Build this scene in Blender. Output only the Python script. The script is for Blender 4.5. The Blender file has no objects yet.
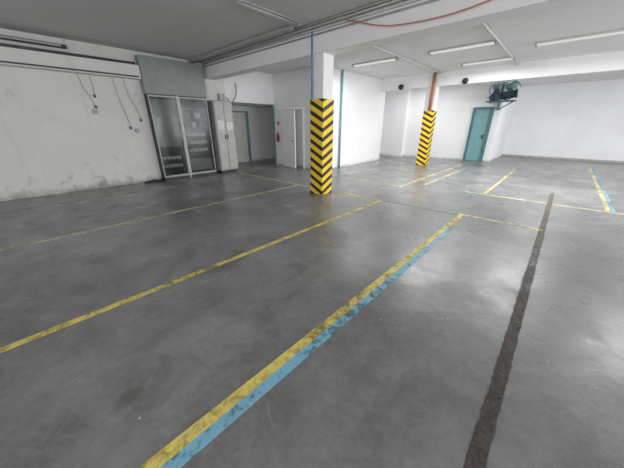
import bpy, bmesh, math, random
from mathutils import Vector, Matrix
random.seed(4)
scene=bpy.context.scene
scene.view_settings.view_transform='Standard'
COL=scene.collection

# ---------------------------------------------------------------- materials
def newmat(name):
    m=bpy.data.materials.new(name); m.use_nodes=True
    nt=m.node_tree; nt.nodes.clear()
    return m,nt
class NB:
    def __init__(s,nt): s.nt=nt
    def n(s,t,**k):
        nd=s.nt.nodes.new(t)
        for a,b in k.items(): setattr(nd,a,b)
        return nd
    def link(s,a,b): s.nt.links.new(a,b)
    def val(s,sock,v):
        if hasattr(v,'is_output') : s.link(v,sock)
        else: sock.default_value=v
    def math(s,op,a,b=0.0,c=None,clamp=False):
        nd=s.n('ShaderNodeMath',operation=op); nd.use_clamp=clamp
        s.val(nd.inputs[0],a); s.val(nd.inputs[1],b)
        if c is not None: s.val(nd.inputs[2],c)
        return nd.outputs[0]
    def mix(s,f,a,b):
        nd=s.n('ShaderNodeMix',data_type='RGBA')
        s.val(nd.inputs[0],f)
        for i,v in ((6,a),(7,b)):
            if hasattr(v,'is_output'): s.link(v,nd.inputs[i])
            else: nd.inputs[i].default_value=(*v,1)
        return nd.outputs[2]
    def noise(s,vec,scale,detail=5,rough=.6,dist=0.0):
        nd=s.n('ShaderNodeTexNoise'); s.link(vec,nd.inputs['Vector'])
        nd.inputs['Scale'].default_value=scale; nd.inputs['Detail'].default_value=detail
        nd.inputs['Roughness'].default_value=rough; nd.inputs['Distortion'].default_value=dist
        return nd.outputs['Fac']
    def ramp(s,fac,lo,hi,a=0.0,b=1.0):
        nd=s.n('ShaderNodeMapRange'); nd.clamp=True
        s.link(fac,nd.inputs[0]); nd.inputs[1].default_value=lo; nd.inputs[2].default_value=hi
        nd.inputs[3].default_value=a; nd.inputs[4].default_value=b
        return nd.outputs[0]
    def ridge(s,fac,w,amt):
        return s.ramp(s.math('ABSOLUTE',s.math('SUBTRACT',fac,.5)),0,w,amt,0)
    def pos(s,kind='geo'):
        if kind=='geo': return s.n('ShaderNodeNewGeometry').outputs['Position']
        return s.n('ShaderNodeTexCoord').outputs['Object']
    def scalev(s,v,x,y,z):
        nd=s.n('ShaderNodeVectorMath',operation='MULTIPLY'); s.link(v,nd.inputs[0]); nd.inputs[1].default_value=(x,y,z)
        return nd.outputs[0]
    def rotv(s,v,ang):
        nd=s.n('ShaderNodeVectorRotate'); s.link(v,nd.inputs['Vector']); nd.inputs['Angle'].default_value=ang
        return nd.outputs[0]
    def out(s,sh):
        o=s.n('ShaderNodeOutputMaterial'); s.link(sh,o.inputs['Surface']); return o
    def bsdf(s,col,rough=.6,metal=0.0,bump=None,bstr=.2,bdist=.01,spec=None):
        p=s.n('ShaderNodeBsdfPrincipled')
        if hasattr(col,'is_output'): s.link(col,p.inputs['Base Color'])
        else: p.inputs['Base Color'].default_value=(*col,1)
        s.val(p.inputs['Roughness'],rough); p.inputs['Metallic'].default_value=metal
        if spec is not None: p.inputs['Specular IOR Level'].default_value=spec
        if bump is not None:
            b=s.n('ShaderNodeBump'); b.inputs['Strength'].default_value=bstr; b.inputs['Distance'].default_value=bdist
            s.link(bump,b.inputs['Height']); s.link(b.outputs[0],p.inputs['Normal'])
        return p.outputs[0]

def simple(name,col,rough=.5,metal=0.0,var=.12,scale=6):
    m,nt=newmat(name); b=NB(nt)
    v=b.pos(); n=b.noise(v,scale,4)
    c=b.mix(b.ramp(n,.35,.7),tuple(x*(1-var) for x in col),tuple(min(1,x*(1+var)) for x in col))
    b.out(b.bsdf(c,rough,metal)); return m

def mat_floor():
    m,nt=newmat('worn_concrete'); b=NB(nt); v=b.pos()
    n1=b.noise(v,.5,5,.58,.6); n2=b.noise(v,1.5,8,.64,.6); n3=b.noise(v,18,7,.75)
    n4=b.noise(b.scalev(v,2.0,.40,1),1.1,7,.65,.4)
    n5=b.noise(b.scalev(b.rotv(v,.9),2.4,.45,1),1.2,7,.65,.5)
    n6=b.noise(v,5,8,.72,.4)
    c=b.mix(b.ramp(n1,.36,.64),(.160,.161,.163),(.262,.261,.258))
    c=b.mix(b.ramp(n2,.50,.64,0,.55),c,(.118,.116,.115))
    c=b.mix(b.ramp(n2,.34,.46,.45,0),c,(.335,.333,.327))
    c=b.mix(b.ramp(n4,.53,.67,0,.42),c,(.115,.113,.112))
    c=b.mix(b.ramp(n5,.53,.69,0,.33),c,(.335,.333,.327))
    c=b.mix(b.ramp(n6,.54,.71,0,.38),c,(.12,.118,.115))
    c=b.mix(b.ramp(n6,.30,.44,.28,0),c,(.35,.348,.34))
    c=b.mix(b.ramp(n3,.48,.75,0,.32),c,(.40,.40,.39))
    c=b.mix(b.ramp(n3,.28,.45,.28,0),c,(.085,.083,.08))
    for ang,sc in ((.5,1.0),(1.9,1.3)):
        s=b.noise(b.scalev(b.rotv(v,ang),20*sc,1.6,1),1.6,3,.5,.6)
        c=b.mix(b.math('MULTIPLY',b.ramp(s,.69,.74,0,.35),b.ramp(n1,.42,.58)),c,(.40,.395,.385))
        s=b.noise(b.scalev(b.rotv(v,ang+.6),16*sc,1.4,1),1.2,3,.5,.6)
        c=b.mix(b.math('MULTIPLY',b.ramp(s,.69,.74,0,.35),b.ramp(n2,.40,.56)),c,(.09,.087,.084))
    r2=b.noise(b.rotv(v,1.3),.22,1,.4,.3)
    c=b.mix(b.math('MULTIPLY',b.ridge(r2,.016,.40),b.ramp(n2,.42,.6)),c,(.09,.087,.085))
    r4=b.noise(b.rotv(v,2.3),.16,1,.4,.2)
    c=b.mix(b.math('MULTIPLY',b.ridge(r4,.010,.35),b.ramp(n6,.40,.55)),c,(.085,.082,.08))
    vo=b.n('ShaderNodeTexVoronoi'); b.link(v,vo.inputs['Vector']); vo.inputs['Scale'].default_value=4.2
    c=b.mix(b.ramp(vo.outputs['Distance'],.022,.036,.85,0),c,(.70,.69,.67))
    vo2=b.n('ShaderNodeTexVoronoi'); b.link(v,vo2.inputs['Vector']); vo2.inputs['Scale'].default_value=1.1
    dk=b.math('MULTIPLY',b.ramp(b.math('ADD',vo2.outputs['Distance'],b.math('MULTIPLY',n3,.12)),.10,.17,1,0),b.ramp(n1,.5,.6))
    c=b.mix(b.math('MULTIPLY',dk,.45),c,(.07,.065,.06))
    r=b.math('ADD',b.ramp(n2,.35,.65,.20,.33),b.ramp(n6,.35,.65,0,.12))
    hb=b.math('ADD',b.math('MULTIPLY',n3,.3),n2)
    b.out(b.bsdf(c,r,0,hb,.14,.03,.56)); return m

def mat_wall(name,base,dirt_h=.35,dirt=.7,spots=.25,peel=0.0):
    m,nt=newmat(name); b=NB(nt); v=b.pos()
    sx=b.n('ShaderNodeSeparateXYZ'); b.link(v,sx.inputs[0]); z=sx.outputs[2]
    n1=b.noise(v,1.1,6,.6,.4); n2=b.noise(v,6,7,.7,.3); n3=b.noise(v,28,4,.7)
    c=b.mix(b.ramp(n1,.3,.7),tuple(x*.92 for x in base),base)
    c=b.mix(b.ramp(n2,.60,.72,0,spots),c,(.38,.37,.35))
    if peel:
        n4=b.noise(v,2.4,9,.75,.2); n5=b.noise(v,.7,3)
        pz=b.math('MULTIPLY',b.ramp(n4,.59,.62,0,peel*.8),b.ramp(n5,.44,.58))
        c=b.mix(pz,c,(.45,.43,.38))
        n6=b.noise(b.scalev(v,1,3.5,.35),2.0,5,.6)
        c=b.mix(b.ramp(n6,.56,.75,0,.25),c,(.46,.44,.39))
        n7=b.noise(v,3.2,9,.74,.2)
        low=b.math('MULTIPLY',b.math('MULTIPLY',b.ramp(z,.30,.9,1,0),b.ramp(n7,.55,.59,0,.6)),b.ramp(n5,.42,.56))
        c=b.mix(low,c,(.36,.34,.28))
    zd=b.math('ADD',z,b.math('MULTIPLY',b.math('SUBTRACT',n2,.5),-1.1*dirt_h*2))
    zd=b.math('ADD',zd,b.math('MULTIPLY',b.math('SUBTRACT',n1,.5),-1.6*dirt_h*2))
    g=b.ramp(zd,0,dirt_h,dirt,0)
    c=b.mix(g,c,(.18,.17,.135))
    b.out(b.bsdf(c,.85,0,b.math('ADD',n2,b.math('MULTIPLY',n3,.3)),.25,.02,.2)); return m

def mat_line(name,col,wear=.45,soft=.12,scale=7,dark=.72,n0w=.35,grime=.35):
    m,nt=newmat(name); b=NB(nt); v=b.pos()
    n=b.noise(v,scale,9,.78,.3); n0=b.noise(v,.9,4,.6); n2=b.noise(v,22,5,.7)
    c=b.mix(b.ramp(n2,.35,.7),tuple(x*dark for x in col),col)
    n8=b.noise(v,3,6,.7); c=b.mix(b.ramp(n8,.45,.72,0,grime),c,(.24,.24,.22))
    p=b.bsdf(c,.5)
    t=b.n('ShaderNodeBsdfTransparent').outputs[0]
    s=b.math('ADD',b.math('MULTIPLY',n,1.1-n0w),b.math('MULTIPLY',n0,n0w))
    f=b.ramp(s,wear+.06-soft,wear+.06+soft)
    mx=b.n('ShaderNodeMixShader'); b.link(f,mx.inputs[0]); b.link(t,mx.inputs[1]); b.link(p,mx.inputs[2])
    b.out(mx.outputs[0]); return m

def mat_residue():
    m,nt=newmat('brown_residue'); b=NB(nt); v=b.pos(); o=b.pos('obj')
    sx=b.n('ShaderNodeSeparateXYZ'); b.link(o,sx.inputs[0])
    n=b.noise(v,9,8,.75,.2); n0=b.noise(b.scalev(v,1,.6,1),2.2,7,.7); n2=b.noise(v,24,5,.7)
    cd_=b.mix(b.ramp(n2,.35,.7),(.060,.046,.038),(.12,.095,.078))
    cl=b.mix(b.ramp(n2,.35,.7),(.20,.17,.135),(.27,.235,.185))
    c=b.mix(b.ramp(sx.outputs[1],-.5,4.0),cd_,cl)
    ed=b.math('ADD',b.math('ABSOLUTE',sx.outputs[0]),b.math('MULTIPLY',b.math('SUBTRACT',n,.5),.055))
    fe=b.ramp(ed,.036,.046,1,0)
    fy=b.ramp(sx.outputs[1],-2.5,4.5,.92,.6)
    fn=b.ramp(b.math('ADD',b.math('MULTIPLY',n,.5),b.math('MULTIPLY',n0,.5)),.43,.53,.22,1)
    f=b.math('MULTIPLY',b.math('MULTIPLY',fe,fy),fn)
    mx=b.n('ShaderNodeMixShader'); b.link(f,mx.inputs[0]); b.link(b.n('ShaderNodeBsdfTransparent').outputs[0],mx.inputs[1]); b.link(b.bsdf(c,.6),mx.inputs[2])
    b.out(mx.outputs[0]); return m

def mat_hazard():
    m,nt=newmat('hazard_chevrons'); b=NB(nt); v=b.pos('obj')
    sx=b.n('ShaderNodeSeparateXYZ'); b.link(v,sx.inputs[0]); x,y,z=sx.outputs
    s=b.math('SUBTRACT',y,x)
    q=b.math('DIVIDE',b.math('SUBTRACT',z,b.math('MULTIPLY',s,.50)),.205)
    fr=b.math('FRACT',b.math('ADD',q,20.0))
    st=b.ramp(fr,.435,.45)
    n=b.noise(v,9,5,.7); nw=b.noise(v,14,8,.8)
    yel=b.mix(b.ramp(n,.4,.75),(.96,.66,.03),(.86,.56,.05))
    blk=b.mix(b.ramp(n,.4,.75),(.012,.012,.013),(.04,.036,.03))
    c=b.mix(st,blk,yel)
    c=b.mix(b.ramp(nw,.64,.72,0,.45),c,(.35,.30,.18))
    b.out(b.bsdf(c,.5)); return m

def mat_emit(name,col,strength):
    m,nt=newmat(name); b=NB(nt)
    e=b.n('ShaderNodeEmission'); e.inputs[0].default_value=(*col,1); e.inputs[1].default_value=strength
    b.out(e.outputs[0]); return m

def mat_glass(name):
    m,nt=newmat(name); b=NB(nt); v=b.pos()
    t=b.n('ShaderNodeBsdfTransparent'); t.inputs[0].default_value=(.72,.74,.735,1)
    g=b.n('ShaderNodeBsdfGlossy'); g.inputs['Roughness'].default_value=.15; g.inputs[0].default_value=(.4,.42,.42,1)
    n=b.noise(v,3,3)
    mx=b.n('ShaderNodeMixShader'); b.link(b.ramp(n,.3,.7,.03,.09),mx.inputs[0]); b.link(t.outputs[0],mx.inputs[1]); b.link(g.outputs[0],mx.inputs[2])
    b.out(mx.outputs[0]); return m

M=dict(
 floor=mat_floor(),
 wallL=mat_wall('grimy_plaster',(.77,.765,.74),.18,.65,.25,.8),
 wall=mat_wall('white_plaster',(.87,.87,.88),.11,.45,.04),
 beam=mat_wall('painted_beam',(.90,.90,.90),.01,0,.04),
 ceil=mat_wall('ceiling_shaded_tone',(.64,.64,.63),.01,0,.14),  # same ceiling as the rear, the front bay's dimmer light put into its colour
 ceil2=mat_wall('ceiling_lit_tone',(.82,.82,.82),.01,0,.08),
 yellow=mat_line('yellow_paint',(.90,.74,.18),.44,.08,dark=.85,grime=.3),
 yellowfar=mat_line('worn_yellow_paint',(.84,.75,.36),.46,.09,dark=.8),
 yellowfaint=mat_line('faded_yellow_paint',(.80,.75,.50),.44),
 yellowpale=mat_line('pale_line_paint',(.72,.66,.44),.42,.10),
 faint=mat_line('very_faint_line_paint',(.46,.46,.42),.48),
 blue=mat_line('blue_paint',(.25,.56,.76),.44,.05,9,dark=.82,grime=.3),
 bluefar=mat_line('worn_blue_paint',(.32,.56,.68),.47,.08,9,dark=.82,grime=.35),
 darkmark=mat_residue(),
 hazard=mat_hazard(),
 fascia=simple('grey_green_metal',(.28,.31,.30),.5,.1,.10,3),
 greymetal=simple('grey_enamel',(.38,.38,.365),.45,.1),
 greymetal2=simple('light_grey_enamel',(.46,.46,.445),.45,.1),
 frame=simple('pale_aluminium_frame',(.36,.37,.365),.45,.3),
 post=simple('pale_aluminium_post',(.48,.49,.48),.45,.2),
 darkgrey=simple('dark_grey_panel',(.035,.04,.041),.5,0,.3,8),
 slate=simple('slate_plate',(.11,.12,.12),.5),
 shelf=simple('grey_shelf_metal',(.32,.33,.33),.5),
 device=simple('pale_device_plastic',(.92,.92,.90),.5),
 paper=simple('paper',(.84,.84,.82),.8),
 ink=simple('grey_ink',(.30,.30,.32),.8),
 white=simple('white_enamel',(.95,.95,.95),.4,0,.02),
 teal=simple('teal_paint',(.18,.36,.385),.45),
 tealp=simple('grey_blue_green_paint',(.17,.31,.31),.5),
 teald=simple('dark_teal_paint',(.07,.17,.19),.45),
 bluepipe=simple('blue_pipe_paint',(.10,.25,.52),.4),
 rust=simple('rusty_orange_paint',(.40,.16,.09),.6,0,.35,20),
 red=simple('red_enamel',(.62,.03,.025),.35),
 black=simple('black_rubber',(.012,.012,.013),.5),
 cable=simple('grey_black_cable',(.09,.09,.09),.5),
 pipe=simple('grey_pipe',(.38,.38,.37),.5),
 pipew=simple('white_pipe',(.64,.64,.63),.5),
 cableo=simple('orange_cable',(.58,.20,.09),.5),
 navy=simple('blue_teal_machine_paint',(.045,.09,.12),.4,.2,.4,5),
 steel=simple('steel',(.25,.28,.30),.35,.8),
 tube=mat_emit('fluorescent_tube',(1,.99,.96),.70),
 tubeoff=simple('dull_tube',(.50,.50,.49),.3),
 glass=mat_glass('cabinet_glass'),
)

# ---------------------------------------------------------------- builders
def link(o,parent=None):
    COL.objects.link(o)
    if parent is not None: o.parent=parent; o.matrix_parent_inverse=Matrix.Translation(-parent.location)
    return o
def meshobj(name,bm,mat,parent=None,loc=(0,0,0)):
    me=bpy.data.meshes.new(name)
    loc=Vector(loc)
    bmesh.ops.translate(bm,verts=bm.verts,vec=-loc)
    bmesh.ops.recalc_face_normals(bm,faces=bm.faces)
    bm.to_mesh(me); bm.free(); me.materials.append(M[mat] if isinstance(mat,str) else mat)
    o=bpy.data.objects.new(name,me); o.location=loc
    return link(o,parent)
def addbox(bm,x0,x1,y0,y1,z0,z1,bev=0):
    r=bmesh.ops.create_cube(bm,size=1)
    for v in r['verts']:
        v.co=Vector(((x0+x1)/2+v.co.x*(x1-x0),(y0+y1)/2+v.co.y*(y1-y0),(z0+z1)/2+v.co.z*(z1-z0)))
    if bev:
        es=set(e for v in r['verts'] for e in v.link_edges)
        bmesh.ops.bevel(bm,geom=list(es),offset=bev,segments=2,affect='EDGES',profile=.5)
def box(name,b,mat,parent=None,bev=0,loc=None):
    bm=bmesh.new(); addbox(bm,*b,bev=bev)
    if loc is None: loc=((b[0]+b[1])/2,(b[2]+b[3])/2,b[4])
    return meshobj(name,bm,mat,parent,loc)
def boxes(name,bs,mat,parent=None,bev=0,loc=None):
    bm=bmesh.new()
    for b in bs: addbox(bm,*b,bev=bev)
    b=bs[0]
    return meshobj(name,bm,mat,parent,loc or ((b[0]+b[1])/2,(b[2]+b[3])/2,b[4]))
def addcyl(bm,p,q,r,r2=None,seg=16):
    p=Vector(p);q=Vector(q); d=q-p
    mat=Matrix.Translation((p+q)/2)@d.to_track_quat('Z','Y').to_matrix().to_4x4()
    bmesh.ops.create_cone(bm,cap_ends=True,segments=seg,radius1=r,radius2=r if r2 is None else r2,depth=d.length,matrix=mat)
def cyl(name,p,q,r,mat,parent=None,r2=None,seg=16):
    bm=bmesh.new(); addcyl(bm,p,q,r,r2,seg)
    o=meshobj(name,bm,mat,parent,p)
    for f in o.data.polygons: f.use_smooth=len(f.vertices)==4
    return o
def tube(name,pts,r,mat,parent=None,smooth=True):
    P=[Vector(p) for p in pts]
    if smooth and len(P)>2:
        Q=[]
        E=[P[0]]+P+[P[-1]]
        for i in range(1,len(E)-2):
            a,b,c,d=E[i-1:i+3]
            for k in range(6):
                t=k/6
                Q.append(.5*((2*b)+(c-a)*t+(2*a-5*b+4*c-d)*t*t+(3*b-a-3*c+d)*t**3))
        Q.append(P[-1]); P=Q
    bm=bmesh.new(); rings=[]
    prev=None
    for i,p in enumerate(P):
        d=(P[min(i+1,len(P)-1)]-P[max(i-1,0)]).normalized()
        if prev is None: u=d.orthogonal().normalized()
        else: u=(prev-d*prev.dot(d)).normalized()
        prev=u; w=d.cross(u)
        rings.append([bm.verts.new(p+(u*math.cos(a)+w*math.sin(a))*r) for a in [2*math.pi*j/8 for j in range(8)]])
    for A,B in zip(rings,rings[1:]):
        for j in range(8):
            f=bm.faces.new((A[j],A[(j+1)%8],B[(j+1)%8],B[j])); f.smooth=True
    bm.faces.new(rings[0]); bm.faces.new(rings[-1][::-1])
    return meshobj(name,bm,mat,parent,pts[0])
def empty(name,loc):
    o=bpy.data.objects.new(name,None); o.location=loc; o.empty_display_size=.2; COL.objects.link(o); return o
def tag(o,label,cat,group=None,kind=None):
    o["label"]=label; o["category"]=cat
    if group: o["group"]=group
    if kind: o["kind"]=kind
    return o
def struct(o): o["kind"]="structure"; return o

# ---------------------------------------------------------------- shell
HC=3.42; XL=-9.1; XR=9.5; YB=18.4; XT=-2.45
struct(box('floor',(-12,XR,-5,YB+.3,-.2,0),'floor'))
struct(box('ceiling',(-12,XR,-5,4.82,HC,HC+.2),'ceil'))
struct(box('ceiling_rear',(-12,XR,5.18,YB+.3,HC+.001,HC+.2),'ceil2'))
struct(box('wall_left',(-9.4,XL,-5,5.5,0,HC),'wallL'))
struct(box('wall_niche',(-11.1,-10.85,5.5,10.0,0,HC),'wall'))
struct(box('wall_niche_end',(-10.85,-9.1,9.7,10.0,0,HC),'wall'))
struct(box('wall_niche_side',(-11.1,-9.4,5.25,5.5,0,HC),'wall'))
struct(box('wall_lintel',(-10.85,XL,5.5,7.65,2.36,HC),'wall'))
struct(boxes('wall_inner',[(-9.1,-8.55,7.65,7.85,0,HC),(-8.55,-7.48,7.65,7.85,2.15,HC),(-7.48,-6.6,7.65,7.85,0,HC),(-6.8,-6.6,7.85,12.1,0,HC),(-8.3,-6.8,11.9,12.1,0,HC),(-9.1,-8.9,7.85,9.7,0,HC)],'wall'))
struct(boxes('wall_recess',[(-7.9,-7.7,12.1,14.2,0,HC),(-7.9,XT,14.9,15.2,0,HC),(-7.9,-6.45,14.2,14.9,0,HC),(XT-.2,XT,15.2,YB,0,HC)],'wall'))
struct(box('wall_pilaster',(-6.45,-5.7,14.5,14.9,0,HC),'wall'))
struct(box('wall_back',(-8.3,XR,YB,YB+.25,0,HC),'wall'))
struct(box('baseboard_back',(XT,XR,YB-.02,YB,0,.10),'pipe'))
struct(box('trim_1',(-9.4,XR,4.82,5.18,2.97,HC+.2),'beam'))
struct(box('trim_2',(-9.0,XR,11.62,11.98,2.97,HC+.0),'beam'))
struct(box('trim_3',(XL,XL+.30,-5,2.86,2.74,3.05),'wallL'))

# ---------------------------------------------------------------- parking lines
LZ=.0025
def line(x0,x1,y0,y1,mat,label,group='painted bay lines'):
    bm=bmesh.new(); addbox(bm,x0,x1,y0,y1,0.0,LZ)
    o=meshobj('parking_line',bm,mat,None,((x0+x1)/2,(y0+y1)/2,0))
    tag(o,label,'floor marking',group); return o
line(-2.825,-2.755,-4,5.38,'yellow','long worn yellow bay line on grey concrete')
line(-1.165,-1.085,-4,5.55,'yellow','yellow bay line edged with blue on concrete')
line(-1.085,-1.01,-4,4.6,'blue','chipped sky blue stripe against a yellow bay line')
line(-5.42,-5.34,-4,5.3,'yellowpale','beige yellow faded bay line on grey concrete')
line(-7.9,-7.83,-4,4.9,'faint','barely visible faded line beside the grimy wall')
line(.015,.155,-2,9.0,'darkmark','dark brown residue of a removed bay line')
line(-4.05,-2.825,5.31,5.38,'yellow','short yellow cross line by the striped pillar')
line(-8.8,-4.5,5.30,5.37,'yellowpale','faded cross line running to the metal cabinets')
line(-2.755,-1.165,5.40,5.46,'faint','faded cross line closing a parking bay')
line(-1.085,.10,5.47,5.55,'yellowfar','yellow cross line joining two bay lines')
line(-1.6,3.5,7.59,7.68,'yellowfaint','worn yellow cross line of the rear bays')
line(-4.6,-3.16,7.05,7.12,'yellowpale','faint cross line past the striped pillar')
line(-3.15,-3.08,7.05,14.2,'yellowfar','yellow bay line running to the rear wall')
line(-2.73,-2.66,7.7,12.0,'yellowfaint','faded yellow bay line in the rear bays')
line(-1.21,-1.14,7.70,12.9,'yellowfar','yellow bay line in the rear bays')
line(.945,1.02,7.7,15.6,'yellowfar','yellow bay line edged in blue by the rear wall')
line(1.022,1.095,7.7,15.6,'bluefar','worn blue stripe beside a yellow rear bay line')
line(-5.4,-5.33,5.6,7.0,'faint','faint short line between pillar and white wall')

# ---------------------------------------------------------------- pillars
def pillar(cx,cy,label):
    h=.17
    p=box('pillar',(cx-h,cx+h,cy-h,cy+h,0,2.97),'beam',bev=.012)
    tag(p,label,'pillar')
    e=.022
    w=box('hazard_cover',(cx-h-e,cx+h+e,cy-h-e,cy+h+e,.005,2.13),'hazard',p,bev=.008,loc=(cx+h+e,cy-h-e,.005))
    w["label"]="yellow and black chevron protective cover"
    return p
pillar(-4.29,5.02,'white pillar wrapped in yellow and black chevrons under a beam')
pillar(-4.36,11.82,'white pillar with chevron cover and rusty pipe beside it')
tag(tube('water_pipe',[(-4.40,4.80,2.13),(-4.40,4.80,2.9),(-4.40,4.80,3.40)],.018,'bluepipe',smooth=False),'thin blue pipe climbing the striped pillar','pipe')
tag(tube('drain_pipe',[(-4.30,11.56,2.13),(-4.30,11.56,2.97),(-4.30,11.55,3.41)],.065,'rust',smooth=False),'rusty orange drain pipe above the chevron cover','pipe')

# ---------------------------------------------------------------- switchboard
sb=empty('switchboard_cabinet',(-9.0,3.8,0)); tag(sb,'grey-green switchboard with two glazed doors set in the wall','electrical cabinet')
Y0,Ym,Y1=2.93,3.74,4.66; X0,X1=XL,-8.88; ZT=2.40
box('upper_panel',(X0,X1+.02,Y0-.03,Y1+.03,ZT,3.31),'fascia',sb,bev=.008)["label"]="plain grey-green sheet metal panel"
boxes('body',[(X0,X0+.02,Y0,Y1,0,ZT),(X0,X1,Y0,Y0+.02,0,ZT),(X0,X1,Y1-.02,Y1,0,ZT),(X0,X1,Y0,Y1,0,.08),(X0,X1,Ym-.015,Ym+.015,.08,ZT)],'darkgrey',sb)
box('centre_post',(X1,X1+.04,Ym-.025,Ym+.025,0,ZT),'post',sb)
def glazed(ya,yb):
    fw=.028
    d=boxes('door',[(X1,X1+.03,ya,ya+fw,.08,ZT-.02),(X1,X1+.03,yb-fw,yb,.08,ZT-.02),(X1,X1+.03,ya+fw,yb-fw,.08,.14),(X1,X1+.03,ya+fw,yb-fw,ZT-.06,ZT-.02)],'frame',sb)
    box('glass_pane',(X1+.01,X1+.016,ya+fw,yb-fw,.14,ZT-.06),'glass',d)
    box('handle',(X1+.03,X1+.06,yb-.024,yb-.008,1.0,1.16),'steel',d)
glazed(Y0+.01,Ym-.025); glazed(Ym+.025,Y1-.01)
def devrow(ya,yb,z,h,n,mat='device'):
    w=(yb-ya)/n
    bs=[(X0+.02,X0+.10,ya,yb,z+.025,z+h-.025)]
    for i in range(n):
        bs.append((X0+.09,X0+.145+(.01 if i%3 else 0),ya+i*w+.022,ya+(i+1)*w-.022,z,z+h))
    boxes('breaker_row',bs,mat,sb)
for z in (.36,.60): devrow(3.05,3.60,z,.10,6)
for z in (.78,1.02,1.26): devrow(3.88,4.53,z,.11,8)
box('lower_panel',(X0+.02,X0+.16,3.86,4.56,.20,.56),'shelf',sb)
for z in (1.50,1.78,2.06): box('shelf',(X0+.02,X0+.15,3.80,4.62,z,z+.025),'shelf',sb)
box('mounting_plate',(X0+.02,X0+.16,3.00,3.66,.98,2.28),'fascia',sb)
for i in range(3): box('meter',(X0+.035,X0+.13,3.88+.23*i,4.02+.23*i,1.525,1.69),'slate' if i!=1 else 'device',sb,bev=.01)
for i in range(2): box('meter',(X0+.035,X0+.13,3.92+.3*i,4.12+.3*i,1.805,1.96),'device' if i else 'shelf',sb,bev=.01)

# grey cabinet
gc=box('metal_cabinet',(XL+.004,-8.72,4.78,5.47,.10,2.34),'greymetal',bev=.01)
tag(gc,'tall grey steel cabinet with papers beside the switchboard','electrical cabinet')
d=box('door',(-8.72,-8.70,4.81,5.12,.13,2.31),'greymetal2',gc,bev=.005)
box('handle',(-8.70,-8.675,5.07,5.09,1.15,1.30),'black',d)
d=box('door',(-8.72,-8.70,5.135,5.445,.13,2.31),'greymetal2',gc,bev=.005)
box('handle',(-8.70,-8.675,5.16,5.18,1.15,1.30),'black',d)
box('plinth',(XL+.004,-8.76,4.82,5.43,0,.10),'darkgrey',gc)
for (a,b_,z0,z1) in ((4.86,5.08,1.46,1.74),(5.19,5.41,1.42,1.70)):
    pn=box('notice_sheet',(-8.698,-8.693,a,b_,z0,z1),'paper'); tag(pn,'white paper notice fixed on grey cabinet door','notice','cabinet notices')
    for i in range(5): box('print_line',(-8.6925,-8.692,a+.02,b_-.02-.03*(i%3),z0+.04+.04*i,z0+.047+.04*i),'ink',pn)
jb=box('junction_box',(-9.1,-9.0,5.2,5.42,2.36,2.58),'greymetal',bev=.01); tag(jb,'small grey junction box with black cable above cabinet','junction box')
tag(tube('power_cable',[(-8.97,5.44,2.48),(-8.93,5.52,2.36),(-8.95,5.65,2.34),(-8.98,5.85,2.6),(-9.02,5.9,2.95)],.014,'black'),'black cable looping beside the junction box','cable')
tag(tube('rubber_hose',[(-8.85,2.35,.03),(-8.8,2.6,.04),(-8.9,2.8,.03),(-8.75,2.85,.03),(-8.8,2.65,.06),(-8.9,2.45,.03)],.025,'black'),'black hose lying at the foot of the wall','hose')

# ---------------------------------------------------------------- doors
dr=struct(box('door_1',(-8.52,-7.62,7.60,7.64,.01,2.12),'white',bev=.004,loc=(-8.52,7.64,.01)))
hd=boxes('handle',[(-7.82,-7.70,7.55,7.57,1.03,1.05),(-7.71,-7.69,7.55,7.60,1.03,1.05)],'black',dr)
dr.rotation_euler=(0,0,math.radians(-14))
struct(boxes('trim_5',[(-8.60,-8.53,7.62,7.66,0,2.2),(-7.48,-7.41,7.62,7.66,0,2.2),(-8.53,-7.48,7.62,7.66,2.15,2.2)],'white'))
struct(box('wall_store_end',(-8.55,-7.48,7.83,7.90,0,2.2),'wall'))
pd=simple('pale_door',(.74,.75,.68),.5)
d2=struct(box('door_2',(-10.85,-10.80,6.33,7.40,.01,2.1),pd))
box('handle',(-10.80,-10.75,6.42,6.54,1.03,1.05),'black',d2)
struct(boxes('trim_6',[(-10.85,-10.76,6.28,6.33,0,2.16),(-10.85,-10.76,7.40,7.52,0,2.16),(-10.85,-10.76,6.33,7.40,2.1,2.16)],'tealp'))
struct(box('trim_8',(-9.16,-9.10,7.60,7.65,0,2.36),'tealp'))
n2=box('notice_sheet',(-10.85,-10.842,7.62,7.86,1.40,1.72),'paper'); tag(n2,'pale notice sheet on the niche wall','notice')
d5=struct(box('door_5',(-3.44,-2.84,14.83,14.88,.01,2.26),'teal',bev=.005))
box('handle',(-2.94,-2.90,14.77,14.83,1.0,1.18),'black',d5)
struct(boxes('trim_7',[(-3.52,-3.44,14.78,14.9,0,2.34),(-2.84,-2.70,14.78,14.9,0,2.34),(-3.44,-2.84,14.78,14.9,2.26,2.34)],'teald'))
tag(cyl('riser_pipe',(-6.53,8.75,0),(-6.53,8.75,3.41),.035,'teal'),'teal vertical pipe on white wall behind pillar','pipe')

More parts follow.
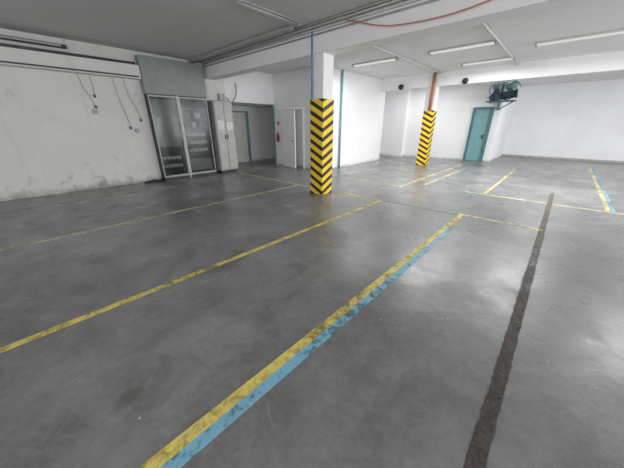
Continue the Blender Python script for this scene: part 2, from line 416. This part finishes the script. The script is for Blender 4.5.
# fire extinguisher
fe=cyl('fire_extinguisher',(-8.88,7.585,.95),(-8.88,7.585,1.22),.052,'red'); tag(fe,'red fire extinguisher hung on white wall by a door','fire extinguisher')
cyl('neck',(-8.88,7.585,1.22),(-8.88,7.585,1.26),.05,'red',fe,r2=.022)
boxes('valve',[(-8.90,-8.86,7.565,7.605,1.25,1.30),(-8.90,-8.82,7.575,7.595,1.295,1.315)],'black',fe)
tube('hose',[(-8.86,7.585,1.28),(-8.82,7.57,1.22),(-8.82,7.57,1.1),(-8.83,7.57,.99)],.009,'black',fe)
box('bracket',(-8.91,-8.85,7.63,7.65,1.0,1.2),'black',fe)
sg=box('wall_sign',(-8.94,-8.82,7.635,7.65,1.60,1.72),'red'); tag(sg,'small red fire extinguisher sign on white wall','sign')
boxes('pictogram',[(-8.90,-8.87,7.632,7.635,1.62,1.68),(-8.89,-8.85,7.632,7.635,1.68,1.70)],'paper',sg)

# ---------------------------------------------------------------- motor unit
mu=empty('ventilation_motor',(-2.5,14.5,2.5)); tag(mu,'blue-teal motor unit with pipes bracketed beside the teal door','ventilation unit')
boxes('mounting_frame',[(-2.95,-1.95,14.68,14.73,2.50,2.54),(-2.95,-1.95,14.2,14.24,2.50,2.54),(-2.95,-2.91,14.2,14.9,2.50,2.54),(-2.2,-2.16,14.2,14.73,2.50,2.54),(-2.60,-2.54,14.73,14.9,2.2,3.25)],'teald',mu)
bm=bmesh.new(); addbox(bm,-2.88,-2.5,14.25,14.65,2.54,2.82,bev=.07); addcyl(bm,(-2.70,14.45,2.75),(-2.70,14.45,3.0),.15,.09,20); addcyl(bm,(-2.8,14.28,2.68),(-2.8,14.14,2.68),.10,.08,18)
meshobj('gearbox',bm,'navy',mu,(-2.7,14.45,2.54))
mm=bmesh.new(); addcyl(mm,(-2.5,14.45,2.72),(-2.02,14.42,2.78),.125,seg=24)
for i in range(7): addcyl(mm,(-2.46+i*.066,14.448-i*.004,2.725+i*.008),(-2.43+i*.066,14.446-i*.004,2.728+i*.008),.155,seg=24)
addbox(mm,-2.32,-2.14,14.28,14.42,2.84,2.95,bev=.02)
meshobj('motor',mm,'navy',mu,(-2.45,14.45,2.72))
cyl('fan_housing',(-2.40,14.55,3.06),(-2.10,14.68,3.12),.10,'tealp',mu,r2=.15,seg=24)
cyl('pulley',(-2.00,14.42,2.78),(-1.96,14.42,2.785),.17,'black',mu,seg=24)
box('control_box',(-2.88,-2.66,14.42,14.6,3.0,3.14),'steel',mu,bev=.02)
tube('pipe',[(-2.9,14.28,2.82),(-2.92,14.2,3.02),(-2.75,14.2,3.16),(-2.5,14.28,3.14),(-2.3,14.4,3.24),(-2.05,14.42,3.20),(-1.9,14.45,3.02)],.022,'tealp',mu)
tube('hose',[(-2.5,14.22,2.82),(-2.35,14.18,2.58),(-2.15,14.18,2.58),(-2.02,14.28,2.66)],.018,'black',mu)
tube('brace',[(-1.97,14.22,2.50),(-2.56,14.88,2.22)],.022,'teald',mu,smooth=False)

# ---------------------------------------------------------------- ceiling lamps
def lamp(cx,cy,L=1.55,z=HC,label='twin-tube fluorescent fitting fixed under the ceiling',along='X',w=.18,lit=True):
    def bb(l0,l1,w0,w1,z0,z1):
        return (cx+l0,cx+l1,cy+w0,cy+w1,z0,z1) if along=='X' else (cx+w0,cx+w1,cy+l0,cy+l1,z0,z1)
    root=box('ceiling_lamp',bb(-L/2,L/2,-w/2,w/2,z-.035,z),'pipew' if lit else 'pipe',bev=.006); tag(root,label,'ceiling lamp','fluorescent ceiling lamps')
    tm='tube' if lit else 'tubeoff'
    o=w/4
    for s in (-1,1):
        if along=='X': cyl('fluorescent_tube',(cx-L/2+.04,cy+s*o,z-.055),(cx+L/2-.04,cy+s*o,z-.055),.014,tm,root)
        else: cyl('fluorescent_tube',(cx+s*o,cy-L/2+.04,z-.055),(cx+s*o,cy+L/2-.04,z-.055),.014,tm,root)
    box('end_cap',bb(-L/2,-L/2+.04,-w/2,w/2,z-.08,z-.035),'pipe',root)
    box('end_cap',bb(L/2-.04,L/2,-w/2,w/2,z-.08,z-.035),'pipe',root)
    return root
lamp(-5.0,8.3); lamp(-2.55,8.3); lamp(-.25,9.2,1.8); lamp(-2.4,10.5,1.4); lamp(2.4,8.3)
lamp(-4.35,3.7,1.35,3.42,'unlit grey fluorescent fitting under the dim ceiling','Y',w=.09,lit=False)
wl=box('batten_light',(-9.1,-8.98,-1.2,1.5,3.22,3.29),'darkgrey',bev=.01); tag(wl,'dark dusty batten light above the grimy wall','lamp')
box('diffuser',(-8.98,-8.96,-1.1,1.4,3.235,3.275),'pipe',wl)

# ---------------------------------------------------------------- conduits
G='ceiling conduits'
for i,(y,z,r) in enumerate([(4.79,3.36,.024),(4.80,3.29,.016),(4.70,3.395,.022),(4.60,3.40,.018)]):
    tag(tube('conduit',[(-9.05,y,z),(4,y,z)],r,'pipe' if i%2 else 'pipew',smooth=False),'grey cable conduit clipped along the white beam','conduit',G)
tag(box('cable_tray',(-9.05,-4.6,4.34,4.48,3.35,3.41),'greymetal'),'grey metal cable tray under the ceiling beside the beam','cable tray')
tag(tube('conduit',[(-1.75,5.2,3.385),(-1.75,11.6,3.385)],.026,'pipew',smooth=False),'white conduit crossing the rear bay ceiling','conduit',G)
tag(tube('conduit',[(-4.1,5.2,3.39),(-4.1,11.6,3.39)],.022,'pipew',smooth=False),'white conduit crossing the rear bay ceiling','conduit',G)
tag(tube('conduit',[(-8.86,-4,3.085),(-8.86,2.8,3.085)],.035,'cable',smooth=False),'dark pipe run along the top of the grimy wall','conduit',G)
tag(tube('conduit',[(-9.0,-4,3.09),(-9.0,2.8,3.09)],.04,'pipe',smooth=False),'grey pipe run along the top of the grimy wall','conduit',G)
tag(tube('conduit',[(-8.785,-4,2.78),(-8.785,2.8,2.78)],.016,'cable',smooth=False),'thin dark line along the lower edge of a ledge','conduit',G)  # thin dark tube drawing the line along the ledge's lower edge
tag(tube('orange_cable',[(-3.5,4.74,3.35),(-3.32,4.74,3.30),(-2.95,4.74,3.18),(-2.53,4.74,3.09),(-1.82,4.74,3.05),(-1.21,4.74,3.10),(-.5,4.74,3.25)],.009,'cableo'),'orange cable sagging along the white beam','cable')
def wire(pts,r=.0045):
    o=tube('hanging_cable',pts,r,'cable'); tag(o,'thin dark cable with small fitting dangling on the grimy wall','cable','dangling wall cables')
    x,y,z=pts[-1]
    box('socket_end',(x-.02,x+.02,y-.02,y+.02,z-.06,z+.01),'darkgrey',o,bev=.006)
wire([(-9.06,1.55,2.74),(-9.06,1.60,2.45),(-9.06,1.66,2.3),(-9.06,1.74,2.05)])
wire([(-9.06,1.78,2.74),(-9.06,1.80,2.5),(-9.06,1.78,2.3)])
wire([(-9.06,2.25,2.74),(-9.06,2.3,2.2),(-9.06,2.38,1.8),(-9.06,2.40,1.55)])
wire([(-9.06,2.5,2.74),(-9.06,2.55,2.3),(-9.06,2.66,2.0),(-9.06,2.70,1.75)])
for y,z in ((2.50,1.40),(1.66,1.86)):
    sb2=box('socket_box',(-9.1,-9.04,y,y+.09,z,z+.11),'greymetal',bev=.008); tag(sb2,'small grey socket box on the grimy wall','socket','wall socket boxes')

def cam_(x,y,z):
    r=box('security_camera',(x-.06,x+.06,y-.12,y,z-.05,z+.01),'black'); tag(r,'small dark dome security camera fixed on white beam','camera','security cameras')
    bm=bmesh.new(); bmesh.ops.create_uvsphere(bm,u_segments=16,v_segments=8,radius=.10,matrix=Matrix.Translation((x,y-.09,z-.08)))
    meshobj('dome',bm,'black',r,(x,y-.09,z-.06))
cam_(-5.6,11.62,3.12); cam_(-3.2,11.62,3.12)

# ---------------------------------------------------------------- camera
cd=bpy.data.cameras.new('camera'); co=bpy.data.objects.new('camera',cd); COL.objects.link(co)
f=262.0; cd.sensor_width=36; cd.lens=f/624*36
co.location=(0,0,1.6); co.rotation_euler=(math.pi/2-math.atan(109/f),0,math.radians(42.5))
cd.clip_start=.05; scene.camera=co

# ---------------------------------------------------------------- light
w=bpy.data.worlds.new('world'); scene.world=w; w.use_nodes=True
bg=w.node_tree.nodes['Background']; bg.inputs[0].default_value=(.95,.97,1,1); bg.inputs[1].default_value=1.05
def area(name,loc,rot,sx,sy,p,col=(1,1,1)):
    l=bpy.data.lights.new(name,'AREA'); l.shape='RECTANGLE'; l.size=sx; l.size_y=sy; l.energy=p; l.color=col
    o=bpy.data.objects.new(name,l); o.location=loc; o.rotation_euler=rot; COL.objects.link(o); return o
area('right_side_fill',(9.3,8,1.7),(0,math.radians(90),0),2.8,12,640,(.96,.98,1))  # unseen fill light, stands in for daylight assumed from the open right side
area('rear_fill',(4,-4.8,1.9),(math.radians(90),0,0),9,2.2,300,(1,.99,.97))  # fill light added behind the camera; no window is built there
for x,y,p in [(-5,8.3,40),(-2.55,8.3,75),(-.25,9.2,105),(-2.4,10.5,55),(2.4,8.3,95),(-5.2,13.2,40),(0,14.5,45),(4,14,45)]:  # those past the second beam hang under no fitting, added as fill
    area('lamp_and_fill_glow',(x,y,3.28),(0,0,0),1.5,.3,p,(.99,.995,1))
